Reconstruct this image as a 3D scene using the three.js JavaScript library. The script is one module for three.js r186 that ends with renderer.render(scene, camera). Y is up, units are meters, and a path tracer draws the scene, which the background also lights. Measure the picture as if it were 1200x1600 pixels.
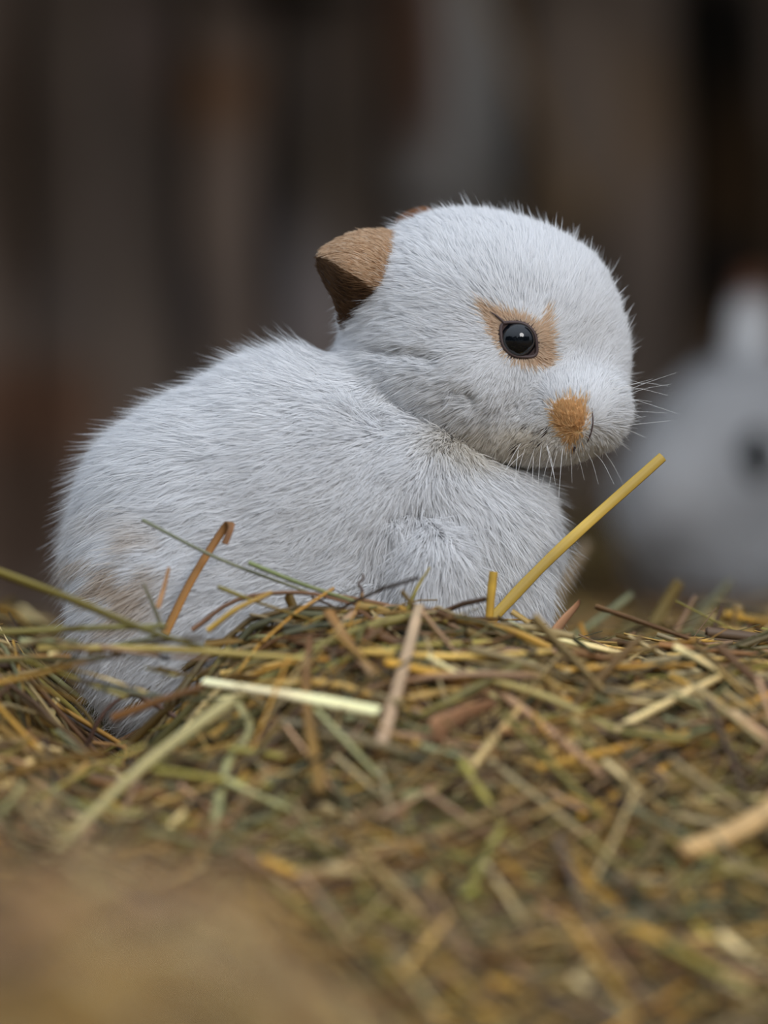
import * as THREE from 'three';
import { mergeGeometries } from 'three/addons/utils/BufferGeometryUtils.js';

// ---------------------------------------------------------------- camera, sky, sun, exposure
const scene = new THREE.Scene();
const S = 0.00015;                         // metres per photograph pixel at the rabbit
const DIST = 1.5, PITCH = THREE.MathUtils.degToRad(8);
const camera = new THREE.PerspectiveCamera(2 * THREE.MathUtils.radToDeg(Math.atan(800 * S / DIST)), 0.75, 0.05, 30);
camera.position.set(0, DIST * Math.sin(PITCH), DIST * Math.cos(PITCH));
camera.rotation.set(-PITCH, 0, 0);
camera.focus = DIST - 0.022;
camera.userData.fStop = 5.1;
const renderer = new THREE.WebGLRenderer({ antialias: true });
renderer.toneMapping = THREE.LinearToneMapping;
renderer.toneMappingExposure = 1.6;
renderer.shadowMap.enabled = true;
renderer.shadowMap.type = THREE.PCFSoftShadowMap;

{ // an even overcast sky: three times brighter overhead than at the horizon
  const w = 64, h = 32, data = new Float32Array(w * h * 4);
  for (let j = 0; j < h; j++) {
    const e = Math.sin(((j + 0.5) / h - 0.5) * Math.PI), l = e > 0 ? (1 + 2 * e) / 3 : 0.3;
    for (let i = 0; i < w; i++) data.set([0.86 * l, 0.97 * l, 1.12 * l, 1], (j * w + i) * 4);
  }
  const sky = new THREE.DataTexture(data, w, h, THREE.RGBAFormat, THREE.FloatType);
  sky.mapping = THREE.EquirectangularReflectionMapping;
  sky.magFilter = THREE.LinearFilter; sky.needsUpdate = true;
  scene.background = sky; scene.environment = sky;
  scene.backgroundIntensity = 1.0;
}
const sun = new THREE.DirectionalLight(new THREE.Color(1.0, 0.98, 0.96), 1.1);   // the sun through thin cloud
sun.position.set(0.9, 1.15, 1.6); sun.target.position.set(0, 0, 0);
sun.castShadow = true; sun.shadow.radius = 46; sun.shadow.mapSize.set(2048, 2048);
Object.assign(sun.shadow.camera, { left: -0.6, right: 0.6, top: 0.6, bottom: -0.6, near: 0.2, far: 4 });
scene.add(sun, sun.target);

// ---------------------------------------------------------------- helpers
const rng = (a) => () => { a = (a + 0x6d2b79f5) | 0; let t = Math.imul(a ^ (a >>> 15), 1 | a); t = (t + Math.imul(t ^ (t >>> 7), 61 | t)) ^ t; return ((t ^ (t >>> 14)) >>> 0) / 4294967296; };
const clamp = (x, a, b) => Math.min(b, Math.max(a, x)), mix = (a, b, t) => a + (b - a) * t;
const step = (a, b, x) => { const t = clamp((x - a) / (b - a), 0, 1); return t * t * (3 - 2 * t); };
const V = (x, y, z) => new THREE.Vector3(x, y, z);
const lin = (r, g, b) => new THREE.Color().setRGB(r / 255, g / 255, b / 255, THREE.SRGBColorSpace).toArray();
const hash = (x, y, z) => { let h = Math.imul(x, 374761393) ^ Math.imul(y, 668265263) ^ Math.imul(z, 2147483647 ^ 0x5bd1e995); h = Math.imul(h ^ (h >>> 13), 1274126177); return ((h ^ (h >>> 16)) >>> 0) / 4294967296; };
function noise(x, y, z) {
  const i = Math.floor(x), j = Math.floor(y), k = Math.floor(z), s = (t) => t * t * (3 - 2 * t), u = s(x - i), v = s(y - j), w = s(z - k);
  const l = (a, b, t) => a + (b - a) * t, c = (a, b, d) => hash(i + a, j + b, k + d);
  return l(l(l(c(0, 0, 0), c(1, 0, 0), u), l(c(0, 1, 0), c(1, 1, 0), u), v), l(l(c(0, 0, 1), c(1, 0, 1), u), l(c(0, 1, 1), c(1, 1, 1), u), v), w);
}
const taken = new Map();
const numbered = (n) => { const k = taken.get(n) ?? 0; taken.set(n, k + 1); return k ? n + '_' + String(k).padStart(3, '0') : n; };
function add(o, name, label, category, group) {
  o.name = numbered(name); Object.assign(o.userData, { label, category }); if (group) o.userData.group = group;
  scene.add(o); return o;
}
const mesh = (g, m, name, parent) => { const o = new THREE.Mesh(g, m); o.name = name; o.castShadow = o.receiveShadow = true; if (parent) parent.add(o); return o; };
// a point at a place of the photograph's frame, d metres nearer than the rabbit's middle
const UPV = V(0, Math.cos(PITCH), -Math.sin(PITCH)), BACK = V(0, Math.sin(PITCH), Math.cos(PITCH));
function at(px, py, d = 0) {
  const k = S * (DIST - d) / DIST;
  return V((px - 600) * k, 0, 0).addScaledVector(UPV, (800 - py) * k).addScaledVector(BACK, d);
}
const geom = (pos, nor, idx, col, uv) => {
  const g = new THREE.BufferGeometry();
  g.setAttribute('position', new THREE.BufferAttribute(Float32Array.from(pos), 3));
  if (nor) g.setAttribute('normal', new THREE.BufferAttribute(Float32Array.from(nor), 3));
  if (col) g.setAttribute('color', new THREE.BufferAttribute(Float32Array.from(col), 3));
  if (uv) g.setAttribute('uv', new THREE.BufferAttribute(Float32Array.from(uv), 2));
  g.setIndex(new THREE.BufferAttribute(Uint32Array.from(idx), 1));
  if (!nor) g.computeVertexNormals();
  return g;
};

// ---------------------------------------------------------------- the shed: back wall of weathered boards, roof, side wall, floor
const wallMat = new THREE.MeshStandardMaterial({ vertexColors: true, roughness: 0.92 });
const WALL_Z = -0.9;
const structure = (o, name, label, category) => { o.name = name; o.userData = { kind: 'structure', label, category }; scene.add(o); return o; };
{
  const wall = structure(new THREE.Group(), 'wall_back', 'wall of dark weathered wooden boards behind the rabbits', 'wall');
  // stained and weathered patches of the old boards, dark gaps painted in near-black: [photo x, photo y, radius x, radius y, colour, strength]
  const stainsAndGaps = [
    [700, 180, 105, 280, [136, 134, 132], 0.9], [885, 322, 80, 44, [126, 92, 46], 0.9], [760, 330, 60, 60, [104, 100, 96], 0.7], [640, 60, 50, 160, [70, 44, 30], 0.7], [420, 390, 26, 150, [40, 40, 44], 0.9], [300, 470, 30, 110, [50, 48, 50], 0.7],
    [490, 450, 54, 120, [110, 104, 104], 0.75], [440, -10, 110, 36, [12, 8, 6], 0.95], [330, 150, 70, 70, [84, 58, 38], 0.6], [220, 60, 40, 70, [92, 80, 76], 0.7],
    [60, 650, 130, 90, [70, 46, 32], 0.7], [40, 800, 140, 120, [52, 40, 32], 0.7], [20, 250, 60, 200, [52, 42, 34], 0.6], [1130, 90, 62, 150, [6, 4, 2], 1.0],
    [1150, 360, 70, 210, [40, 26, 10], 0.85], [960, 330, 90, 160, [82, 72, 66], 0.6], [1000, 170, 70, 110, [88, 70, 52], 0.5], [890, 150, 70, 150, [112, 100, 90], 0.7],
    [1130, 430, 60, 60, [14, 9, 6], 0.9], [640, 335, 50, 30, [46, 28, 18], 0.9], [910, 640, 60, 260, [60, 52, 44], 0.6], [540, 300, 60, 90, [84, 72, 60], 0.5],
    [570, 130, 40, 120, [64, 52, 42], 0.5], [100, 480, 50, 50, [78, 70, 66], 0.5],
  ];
  const k = S * (DIST - WALL_Z) / DIST;
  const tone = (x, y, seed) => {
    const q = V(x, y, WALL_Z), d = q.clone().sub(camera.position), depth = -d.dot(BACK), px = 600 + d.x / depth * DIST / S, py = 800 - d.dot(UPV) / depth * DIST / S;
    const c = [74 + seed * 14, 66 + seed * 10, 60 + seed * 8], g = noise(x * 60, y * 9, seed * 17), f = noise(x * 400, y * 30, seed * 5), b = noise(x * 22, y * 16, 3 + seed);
    for (const [sx, sy, rx, ry, col, s] of stainsAndGaps) {
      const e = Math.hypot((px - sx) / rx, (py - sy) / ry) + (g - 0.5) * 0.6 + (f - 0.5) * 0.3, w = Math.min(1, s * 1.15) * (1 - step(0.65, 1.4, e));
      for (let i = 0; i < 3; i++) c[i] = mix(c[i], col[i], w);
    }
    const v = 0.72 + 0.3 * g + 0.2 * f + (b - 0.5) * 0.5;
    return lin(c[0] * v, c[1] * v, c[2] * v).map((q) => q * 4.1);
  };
  const seams = [-1500, -1130, -760, -420, -170, 40, 292, 424, 610, 812, 1068, 1250, 1500, 1850, 2250, 2650];
  const r = rng(7);
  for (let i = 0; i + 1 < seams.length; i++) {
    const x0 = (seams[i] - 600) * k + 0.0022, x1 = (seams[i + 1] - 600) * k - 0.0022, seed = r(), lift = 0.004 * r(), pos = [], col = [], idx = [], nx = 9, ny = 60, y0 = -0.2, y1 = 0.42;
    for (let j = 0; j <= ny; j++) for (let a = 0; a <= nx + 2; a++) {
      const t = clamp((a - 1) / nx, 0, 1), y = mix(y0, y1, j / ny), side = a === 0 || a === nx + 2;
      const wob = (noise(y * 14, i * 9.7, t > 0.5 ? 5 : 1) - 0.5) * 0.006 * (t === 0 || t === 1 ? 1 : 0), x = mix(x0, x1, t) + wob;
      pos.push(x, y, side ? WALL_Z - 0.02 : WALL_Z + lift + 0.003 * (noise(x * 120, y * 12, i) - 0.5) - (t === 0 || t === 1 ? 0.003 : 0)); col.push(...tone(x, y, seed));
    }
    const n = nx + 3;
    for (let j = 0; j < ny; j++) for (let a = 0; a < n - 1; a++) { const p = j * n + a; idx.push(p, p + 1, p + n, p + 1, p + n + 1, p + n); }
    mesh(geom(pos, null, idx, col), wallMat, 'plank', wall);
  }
  const darkWood = new THREE.MeshStandardMaterial({ color: new THREE.Color(0.12, 0.095, 0.07), roughness: 0.95 });
  const backing = mesh(new THREE.BoxGeometry(1.4, 0.62, 0.02), darkWood, 'backing', wall); backing.position.set(0, 0.11, WALL_Z - 0.035);
  const boardMat = new THREE.MeshStandardMaterial({ color: new THREE.Color(0.12, 0.095, 0.07), roughness: 0.9 });
  const roof = structure(new THREE.Group(), 'ceiling', 'low board roof of the rabbit shed', 'roof');
  for (let i = 0; i < 9; i++) { const b = mesh(new THREE.BoxGeometry(1.5, 0.018, 0.086), boardMat, 'board', roof); b.position.set(0, 0.42 + i * 0.004, WALL_Z - 0.02 + i * 0.09); }
  for (const s of [-1, 1]) {
    const side = structure(new THREE.Group(), s < 0 ? 'wall_left' : 'wall_right', s < 0 ? 'board side wall closing the shed past the brown stained boards' : 'board side wall closing the shed beside the blurred rabbit', 'wall');
    for (let i = 0; i < 6; i++) { const b = mesh(new THREE.BoxGeometry(0.018, 0.104, 0.8), boardMat, 'board', side); b.position.set(s * 0.62, -0.13 + i * 0.108, WALL_Z + 0.4); }
  }
  const post = structure(new THREE.Group(), 'shade_post_1', 'added unseen post shading the blurred rabbit', 'post'); const shaft = mesh(new THREE.BoxGeometry(0.13, 0.68, 0.07), boardMat, 'shaft', post); shaft.position.set(0.37, 0.13, -0.06);  // unseen upright, added only to keep the sun off the second rabbit
  const earth = mesh(new THREE.BoxGeometry(12, 0.1, 12), new THREE.MeshStandardMaterial({ color: new THREE.Color(0.14, 0.11, 0.075), roughness: 1 }), 'floor');
  earth.position.set(0, -0.25, 2); earth.userData = { kind: 'structure', label: 'trodden earth floor under the hay', category: 'floor' }; scene.add(earth);
}

{ // trees across the yard, mirrored in the eye as the dark edge of the sky
  const r = rng(61), leaf = new THREE.PlaneGeometry(0.34, 0.22), n = 2600, m = new THREE.MeshPhysicalMaterial({ color: new THREE.Color(0.045, 0.06, 0.025), roughness: 1, transmission: 0.3, thickness: 0, side: THREE.DoubleSide });
  const hedge = new THREE.InstancedMesh(leaf, m, n), q = new THREE.Quaternion(), e = new THREE.Euler();
  for (let i = 0; i < n; i++) {
    const a = (r() - 0.5) * 2.6, crown = 1.4 + 1.2 * noise(a * 4, 1, 2) + 1.0 * noise(a * 17, 3, 5), R = 6.2 + 0.8 * r();
    hedge.setMatrixAt(i, new THREE.Matrix4().compose(V(Math.sin(a) * R, -0.2 + crown * Math.pow(r(), 0.8), Math.cos(a) * R), q.setFromEuler(e.set(r() * 6, r() * 6, r() * 6)), V(1, 1, 1).multiplyScalar(0.7 + 0.9 * r())));
  }
  hedge.name = 'tree_foliage'; hedge.userData = { kind: 'stuff', label: 'dark foliage of the trees across the yard', category: 'foliage' }; scene.add(hedge);
}

// ---------------------------------------------------------------- the hay heap's shape
const table = (pairs) => (x) => { let i = 0; while (i < pairs.length - 2 && x > pairs[i + 1][0]) i++; const [a, b] = [pairs[i], pairs[i + 1]], t = step(a[0], b[0], x); return mix(a[1], b[1], t); };
const rows = [
  [-0.92, null, (x) => mix(-0.175, -0.122, step(-0.05, 0.06, x))], [-0.45, null, (x) => mix(-0.115, -0.09, step(-0.03, 0.06, x))],
  [-0.15, table([[-400, 965], [0, 965], [150, 1010], [300, 1050], [800, 1030], [950, 1005], [1200, 985], [1600, 985]])],
  [-0.05, table([[-400, 968], [0, 975], [130, 1120], [300, 1160], [560, 1120], [800, 1060], [900, 1030], [1050, 1008], [1600, 1003]])],
  [0.0, table([[-400, 980], [0, 1000], [80, 1120], [150, 1190], [300, 1200], [560, 1130], [800, 1065], [900, 1035], [1050, 1016], [1600, 1012]])],
  [0.052, table([[-400, 965], [0, 1010], [70, 1130], [130, 1215], [245, 1225], [305, 1070], [365, 1002], [450, 972], [560, 958], [700, 966], [800, 992], [880, 1034], [950, 1050], [1100, 1040], [1600, 1030]])],
  [0.085, table([[-400, 1100], [0, 1150], [80, 1210], [150, 1256], [250, 1250], [340, 1120], [560, 1060], [800, 1075], [1000, 1090], [1600, 1080]])],
  [0.132, table([[-400, 1330], [0, 1330], [300, 1330], [700, 1310], [1200, 1330], [1600, 1340]])],
  [0.208, table([[-400, 1560], [0, 1540], [300, 1560], [600, 1620], [1200, 1660], [1600, 1660]])],
  [0.36, table([[-400, 1370], [0, 1385], [300, 1410], [420, 1450], [560, 1620], [700, 1900], [1200, 2000], [1600, 2000]])],
  [0.5, table([[-400, 1500], [0, 1500], [400, 1560], [600, 1900], [800, 2200], [1600, 2200]])],
  [0.75, null, () => -0.19],
];
function hay(x, z) {
  let i = 0; while (i < rows.length - 2 && z > rows[i + 1][0]) i++;
  const f = ([rz, g, y]) => { if (!g) return y(x); const s = 1 - rz / DIST; return (800 - g(600 + x / S / s)) * S * s / Math.cos(PITCH) + rz * Math.tan(PITCH); };
  const t = clamp((z - rows[i][0]) / (rows[i + 1][0] - rows[i][0]), 0, 1);
  return mix(f(rows[i]), f(rows[i + 1]), t);
}
let bedGeometry;
{
  const pos = [], col = [], idx = [], nx = 120, nz = 170, x0 = -0.4, x1 = 0.4, z0 = -0.88, z1 = 0.75;
  for (let j = 0; j <= nz; j++) for (let i = 0; i <= nx; i++) {
    const x = mix(x0, x1, i / nx), z = mix(z0, z1, j / nz);
    pos.push(x, hay(x, z) - 0.006 + 0.004 * noise(x * 150, z * 150, 1), z);
    const n = noise(x * 700, z * 300, 9), m = noise(x * 40, z * 40, 5);
    col.push(...lin(74 + 44 * n + 24 * m, 56 + 38 * n + 18 * m, 30 + 20 * n + 8 * m));
  }
  const n = nx + 1;
  for (let j = 0; j < nz; j++) for (let i = 0; i < nx; i++) { const p = j * n + i; idx.push(p, p + n, p + 1, p + 1, p + n, p + n + 1); }
  bedGeometry = geom(pos, null, idx, col);
}

// ---------------------------------------------------------------- straw and hay stalks
// A stalk along points: closed cross-section of `sides`, `flat` below 1 makes a blade; streaks run along it
function stalk(points, width, { flat = 1, sides = 5, color = [150, 125, 70], color2 = color, taper = 0.75, turn = 0, seed = 1, fold = 0, segs = 6, bands = [] } = {}) {
  const r = rng(seed), curve = new THREE.CatmullRomCurve3(points, false, 'centripetal'), pos = [], nor = [], col = [], idx = [];
  const streak = Array.from({ length: sides }, () => 0.82 + 0.34 * r()), a = V(), T = V(), A = V(), B = V();
  const ref = V(Math.cos(turn), Math.sin(turn), 0.35).normalize();
  for (let i = 0; i <= segs; i++) {
    const t = i / segs; curve.getPoint(t, a); curve.getTangent(t, T);
    A.copy(ref).addScaledVector(T, -ref.dot(T)); if (A.lengthSq() < 1e-6) A.set(0, 1, 0).addScaledVector(T, -T.y); A.normalize(); B.crossVectors(T, A);
    const tp = mix(1, taper, t) * (0.94 + 0.12 * noise(t * 7, seed, 2)), n2 = noise(t * 6, seed * 1.7, 8);
    let c = [0, 1, 2].map((k) => mix(color[k], color2[k], clamp(t + (n2 - 0.5) * 0.6, 0, 1)) * (0.9 + 0.2 * n2));
    for (const [b0, b1, bc] of bands) if (t >= b0 && t <= b1) c = bc;
    for (let s = 0; s < sides; s++) {
      const w = s / sides * Math.PI * 2, x = Math.cos(w) * width / 2 * tp, y = Math.sin(w) * width / 2 * tp * flat + fold * Math.abs(Math.cos(w)) * width * 0.3;
      pos.push(a.x + A.x * x + B.x * y, a.y + A.y * x + B.y * y, a.z + A.z * x + B.z * y);
      const nx = Math.cos(w) * flat, ny = Math.sin(w), l = Math.hypot(nx, ny) || 1;
      nor.push((A.x * nx + B.x * ny) / l, (A.y * nx + B.y * ny) / l, (A.z * nx + B.z * ny) / l);
      col.push(...lin(...c.map((v) => clamp(v * streak[s], 0, 255))));
      if (i < segs) { const p = i * sides + s, q = i * sides + (s + 1) % sides; idx.push(p, q, p + sides, q, q + sides, p + sides); }
    }
  }
  for (const e of [0, segs]) for (let s = 1; s + 1 < sides; s++) { const o = e * sides; e ? idx.push(o, o + s, o + s + 1) : idx.push(o, o + s + 1, o + s); }
  return geom(pos, nor, idx, col);
}
const strawMat = new THREE.MeshPhysicalMaterial({ vertexColors: true, roughness: 0.62, side: THREE.DoubleSide });
const kinds = [ // colour, second colour, share
  { n: 'tan', c: [188, 154, 86], d: [164, 128, 66], w: 5 }, { n: 'golden', c: [196, 150, 56], d: [168, 120, 42], w: 4 }, { n: 'olive green', c: [132, 122, 54], d: [150, 132, 64], w: 3.4 },
  { n: 'pale', c: [228, 202, 146], d: [208, 178, 118], w: 3 }, { n: 'brown', c: [132, 92, 50], d: [104, 70, 40], w: 3.4 }, { n: 'grey green', c: [150, 148, 104], d: [130, 126, 80], w: 1.7 }, { n: 'pinkish beige', c: [194, 154, 116], d: [170, 130, 94], w: 2 },
];
const pickKind = (r) => { let x = r() * kinds.reduce((s, k) => s + k.w, 0); for (const k of kinds) if ((x -= k.w) < 0) return k; return kinds[0]; };
const ripeness = (r) => 0.42 + 0.74 * r();   // every stalk dries to a tone of its own, everywhere alike
// a loose stalk dropped on the heap round (x, z); tilt is how far its ends stick up or down; warm picks the tan and beige kinds
function loose(r, x, z, len, width, lift, seed, tilt = 0.12, warm = false) {
  const az = (r() + r() - 1) * 1.5, ca = Math.cos(az), sa = Math.sin(az), dip = (l) => hay(x - ca * l / 2, z - sa * l / 2) + hay(x + ca * l / 2, z + sa * l / 2) - 2 * hay(x, z);
  for (let i = 0; i < 4 && dip(len) > 0.008; i++) len *= 0.6;
  const dx = ca * len / 2, dz = sa * len / 2, bend = (r() + r() - 1) * len * 0.16, sag = (r() + r() - 1) * len * tilt, pts = [];
  const ya = hay(x - dx, z - dz), yb = hay(x + dx, z + dz), up = Math.max(0, hay(x, z) - (ya + yb) / 2);
  for (const t of [-1, -0.4, 0.25, 1]) {
    const b = (1 - t * t) * bend;
    pts.push(V(x + dx * t - dz / len * b, mix(ya, yb, (t + 1) / 2) + up * (1 - t * t) + lift + sag * t + b * 0.3, z + dz * t + dx / len * b));
  }
  const k = warm ? kinds[[0, 1, 6, 6, 4, 3][Math.floor(r() * 6)]] : pickKind(r), v = ripeness(r), blade = r() < 0.5;
  return { k, blade, g: stalk(pts, width, { color: k.c.map((c) => c * v), color2: k.d.map((c) => c * v), flat: blade ? 0.22 : 0.9, sides: blade ? 4 : 5, taper: blade ? 0.45 : 0.85, turn: r() * 6, seed, segs: 5 }) };
}
{ // the mass of the hay that nobody could count
  const r = rng(41), parts = [];
  for (let i = 0; i < 22500; i++) {
    const u = r(), z = i < 1300 ? mix(-0.85, -0.15, u) : i < 20000 ? mix(-0.15, 0.235, Math.pow(u, 0.8)) : mix(0.28, 0.55, u), x = (r() - 0.5) * (i < 1300 ? 0.5 : 0.3) * (i > 20000 ? 0.9 : 1);
    if (Math.hypot((x + 0.025) / 0.052, (z + 0.005) / 0.034) < 1 || Math.hypot(x / 0.05, (z + 0.0) / 0.03) < 1) continue;
    const fine = r() < 0.5, deep = r();
    const len = fine ? mix(0.01, 0.042, r()) : mix(0.018, 0.06, r()), w = fine ? mix(0.00022, 0.0007, r()) : mix(0.0007, 0.0026, Math.pow(r(), 1.4));
    const stickOut = z < 0.09 ? (fine ? 0.28 : 0.16) : fine ? 0.7 : 0.4;   // slope of the stalk against the heap: the crest is pressed flat
    parts.push(loose(r, x, z, len, w, mix(-0.007, 0.0025, deep), i + 5, stickOut, i >= 20000).g);
  }
  const heap = mesh(mergeGeometries(parts), strawMat, 'hay_heap');
  heap.userData = { kind: 'stuff', label: 'loose heap of dry tan and olive hay around the rabbit', category: 'hay' }; scene.add(heap);
  const litter = mesh(bedGeometry, new THREE.MeshStandardMaterial({ vertexColors: true, roughness: 1 }), 'litter', heap); litter.userData = { kind: 'stuff', label: 'matted brown litter under the loose stalks' };
}
{ // the largest loose stalks on top, each its own thing
  const r = rng(977);
  for (let i = 0; i < 230; i++) {
    const z = mix(0.045, 0.22, Math.pow(r(), 1.1)), x = (r() - 0.5) * 0.19 * (1 - z / DIST);
    if (z < 0.075 && x < -0.04) continue;
    const w = mix(0.001, 0.0027, Math.pow(r(), 1.2)), { k, blade, g } = loose(r, x, z, mix(0.025, 0.056, r()), w, mix(0.001, 0.0045, r()), i + 60000, 0.35);
    const look = `${w < 0.0013 ? 'narrow' : w > 0.0019 ? 'wide' : 'medium wide'} ${k.n} ${blade ? 'grass blade' : 'round stem'}`;
    const c = g.boundingBox ?? (g.computeBoundingBox(), g.boundingBox), m = c.getCenter(V()); g.translate(-m.x, -m.y, -m.z);
    const o = mesh(g, strawMat); o.position.copy(m);
    add(o, 'hay_stalk', `loose ${look} lying on the front slope of the hay heap`, 'hay stalk', `${look}s on the heap`);
  }
}
function onHay(px, py, lift) { let d = 0.4; for (; d > -0.3; d -= 0.002) { const q = at(px, py, d); if (q.y < hay(q.x, q.z) + lift) return q; } return at(px, py, 0.05); }
// stalks that stand out: points [x, y, d] of the photograph, width in its pixels
function hero(name, label, pts, width, o = {}, group, category = 'straw') {
  const p = pts.map(([x, y, d]) => o.lie ? onHay(x, y, o.lie) : at(x, y, d)), m = p[0].clone(), g = stalk(p.map((q) => q.sub(m)), width * S, { segs: 12, ...o });
  const s = mesh(g, strawMat); s.position.copy(m);
  return add(s, name, label, category, group);
}
hero('straw', 'thick golden straw slanting up beyond the rabbit\'s chest with a cut end', [[752, 985, 0.03], [860, 872, 0.026], [1035, 714, 0.02]], 18, { color: [206, 170, 74], color2: [214, 178, 84], sides: 9, taper: 0.95, seed: 3 });
hero('straw', 'stiff orange brown blade standing upright before the rabbit\'s flank with a folded tip', [[258, 990, 0.045], [300, 905, 0.043], [350, 826, 0.042], [358, 817, 0.043], [361, 823, 0.045], [351, 850, 0.046]], 14, { color: [158, 108, 42], color2: [122, 80, 40], sides: 6, flat: 0.35, taper: 0.75, segs: 26, seed: 4 });
hero('straw', 'thin grey green stem crossing the rabbit\'s flank', [[222, 812, 0.05], [340, 872, 0.048], [480, 925, 0.046]], 6, { color: [118, 122, 98], color2: [110, 108, 84], seed: 5 });
hero('straw', 'green stem sloping onto the crest of the heap', [[388, 879, 0.05], [470, 912, 0.05], [570, 945, 0.05]], 8, { color: [124, 138, 84], color2: [118, 118, 70], seed: 6 });
hero('straw', 'yellow green blade tip lying across the arching brown stem', [[340, 917, 0.058], [400, 940, 0.058], [490, 970, 0.056]], 9, { color: [188, 176, 84], color2: [188, 148, 62], flat: 0.4, seed: 7 });
hero('straw', 'yellow stalk crossing the yellow green blade tip', [[325, 985, 0.058], [370, 952, 0.06], [425, 926, 0.058]], 10, { color: [190, 156, 74], color2: [170, 128, 52], seed: 8 });
hero('straw', 'arching reddish brown stem over the crest of the heap', [[300, 985, 0.05], [370, 938, 0.05], [470, 926, 0.05], [560, 945, 0.05]], 8, { color: [104, 72, 48], color2: [130, 92, 60], seed: 9 });
hero('straw', 'wide cream white straw lying level across the heap', [[320, 1066, 0.088], [450, 1086, 0.088], [592, 1112, 0.086]], 21, { color: [238, 222, 178], color2: [232, 212, 160], sides: 8, flat: 0.6, taper: 0.95, seed: 10, lie: 0.011 });
hero('straw', 'pinkish beige flat straw leaning down the front of the crest', [[655, 946, 0.068], [632, 1035, 0.082], [592, 1172, 0.1]], 17, { color: [186, 158, 124], color2: [178, 146, 114], sides: 6, flat: 0.4, taper: 1.35, seed: 11, lie: 0.009 });
hero('straw', 'long pale straw slanting down across the hollow beside the rump', [[362, 1094, 0.1], [230, 1192, 0.118], [66, 1350, 0.145]], 18, { color: [206, 190, 128], color2: [200, 182, 122], sides: 7, taper: 0.6, seed: 12 });
hero('straw', 'straight tan straw with a reddish joint near its tip beside the rump', [[88, 1092, 0.04], [60, 1168, 0.045], [-20, 1300, 0.055]], 13, { color: [196, 172, 112], color2: [190, 170, 110], sides: 8, taper: 1.3, seed: 13, segs: 30, bands: [[0.08, 0.12, [120, 62, 48]]] });
hero('straw', 'long olive stalk running down from the edge past the rump', [[-40, 880, 0.075], [100, 932, 0.078], [230, 985, 0.08], [380, 1030, 0.078]], 15, { color: [134, 118, 46], color2: [110, 104, 56], flat: 0.5, taper: 0.9, seed: 14 });
hero('straw', 'level olive stalk bridging the hollow over the rump', [[-40, 990, 0.07], [120, 982, 0.072], [260, 978, 0.074]], 11, { color: [150, 136, 66], color2: [132, 126, 66], seed: 15 });
hero('straw', 'pale yellow stalk bridging the hollow below the olive one', [[60, 1012, 0.072], [250, 1014, 0.078], [480, 1030, 0.082]], 12, { color: [188, 166, 96], color2: [186, 160, 84], seed: 16 });
hero('straw', 'short orange tan stalk at the edge of the hollow', [[-30, 1030, 0.06], [110, 1026, 0.06]], 12, { color: [186, 134, 66], color2: [170, 118, 56], seed: 17 });
hero('straw', 'slender brown stalk curving over the hay beside the hollow', [[-20, 1058, 0.055], [60, 1048, 0.055], [112, 1028, 0.056]], 9, { color: [150, 124, 78], seed: 18 });
hero('straw', 'bent tan blade drooping into the hollow by the rump', [[0, 1020, 0.05], [70, 1062, 0.05], [130, 1110, 0.048], [152, 1142, 0.047]], 8, { color: [150, 126, 74], flat: 0.4, seed: 19 });
hero('straw', 'dark dry stem arching inside the hollow below the rump', [[132, 1172, 0.05], [165, 1110, 0.052], [205, 1086, 0.052], [240, 1100, 0.052], [292, 1132, 0.054]], 7, { color: [86, 62, 50], color2: [104, 74, 60], taper: 1.2, seed: 20 });
hero('straw', 'small bent orange stalk at the bottom of the hollow', [[145, 1160, 0.052], [195, 1170, 0.054], [192, 1196, 0.056]], 5, { color: [176, 130, 74], seed: 21 });
hero('straw', 'brown blurred stick leaning across the lower rump', [[176, 1122, 0.078], [240, 1098, 0.08], [320, 1072, 0.084]], 14, { color: [150, 100, 48], color2: [128, 92, 56], seed: 22 });
hero('straw', 'slim olive blade rising before the rabbit\'s foreleg', [[636, 955, 0.05], [652, 918, 0.05], [672, 886, 0.05]], 8, { color: [130, 120, 48], color2: [170, 150, 76], flat: 0.4, taper: 0.4, seed: 23 });
hero('straw', 'short upright golden stub beside the thick golden straw', [[764, 968, 0.04], [767, 930, 0.04], [771, 893, 0.04]], 14, { color: [190, 146, 44], color2: [196, 156, 56], flat: 0.5, taper: 1.1, seed: 24 });
hero('straw', 'tiny pale leaf tip behind the golden stub', [[778, 985, 0.02], [796, 955, 0.02], [820, 930, 0.02]], 9, { color: [196, 184, 146], flat: 0.3, taper: 0.3, seed: 25 });
hero('dry_leaf', 'curled pinkish brown dry leaf standing on the crest', [[852, 1006, 0.035], [876, 972, 0.035], [900, 944, 0.034], [904, 936, 0.034]], 20, { color: [196, 146, 106], color2: [150, 104, 72], flat: 0.3, fold: 0.7, taper: 0.15, sides: 8, turn: 2.5, seed: 26 }, undefined, 'leaf');
hero('straw', 'blurred sage green stalk slanting up behind the dry leaf', [[872, 1012, -0.06], [930, 972, -0.06], [988, 928, -0.06]], 15, { color: [140, 140, 100], color2: [130, 130, 98], seed: 27 });
hero('straw', 'blurred pale straw with a brown end standing before the far rabbit', [[982, 1046, -0.055], [1020, 978, -0.055], [1062, 908, -0.055]], 20, { color: [168, 146, 92], color2: [120, 98, 46], taper: 1, seed: 28, segs: 20 });
hero('straw', 'blurred bright tan straw standing at the back of the heap', [[1088, 1056, -0.05], [1122, 1000, -0.05], [1156, 946, -0.05]], 20, { color: [200, 168, 98], color2: [204, 170, 106], taper: 0.8, seed: 29 });
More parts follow.
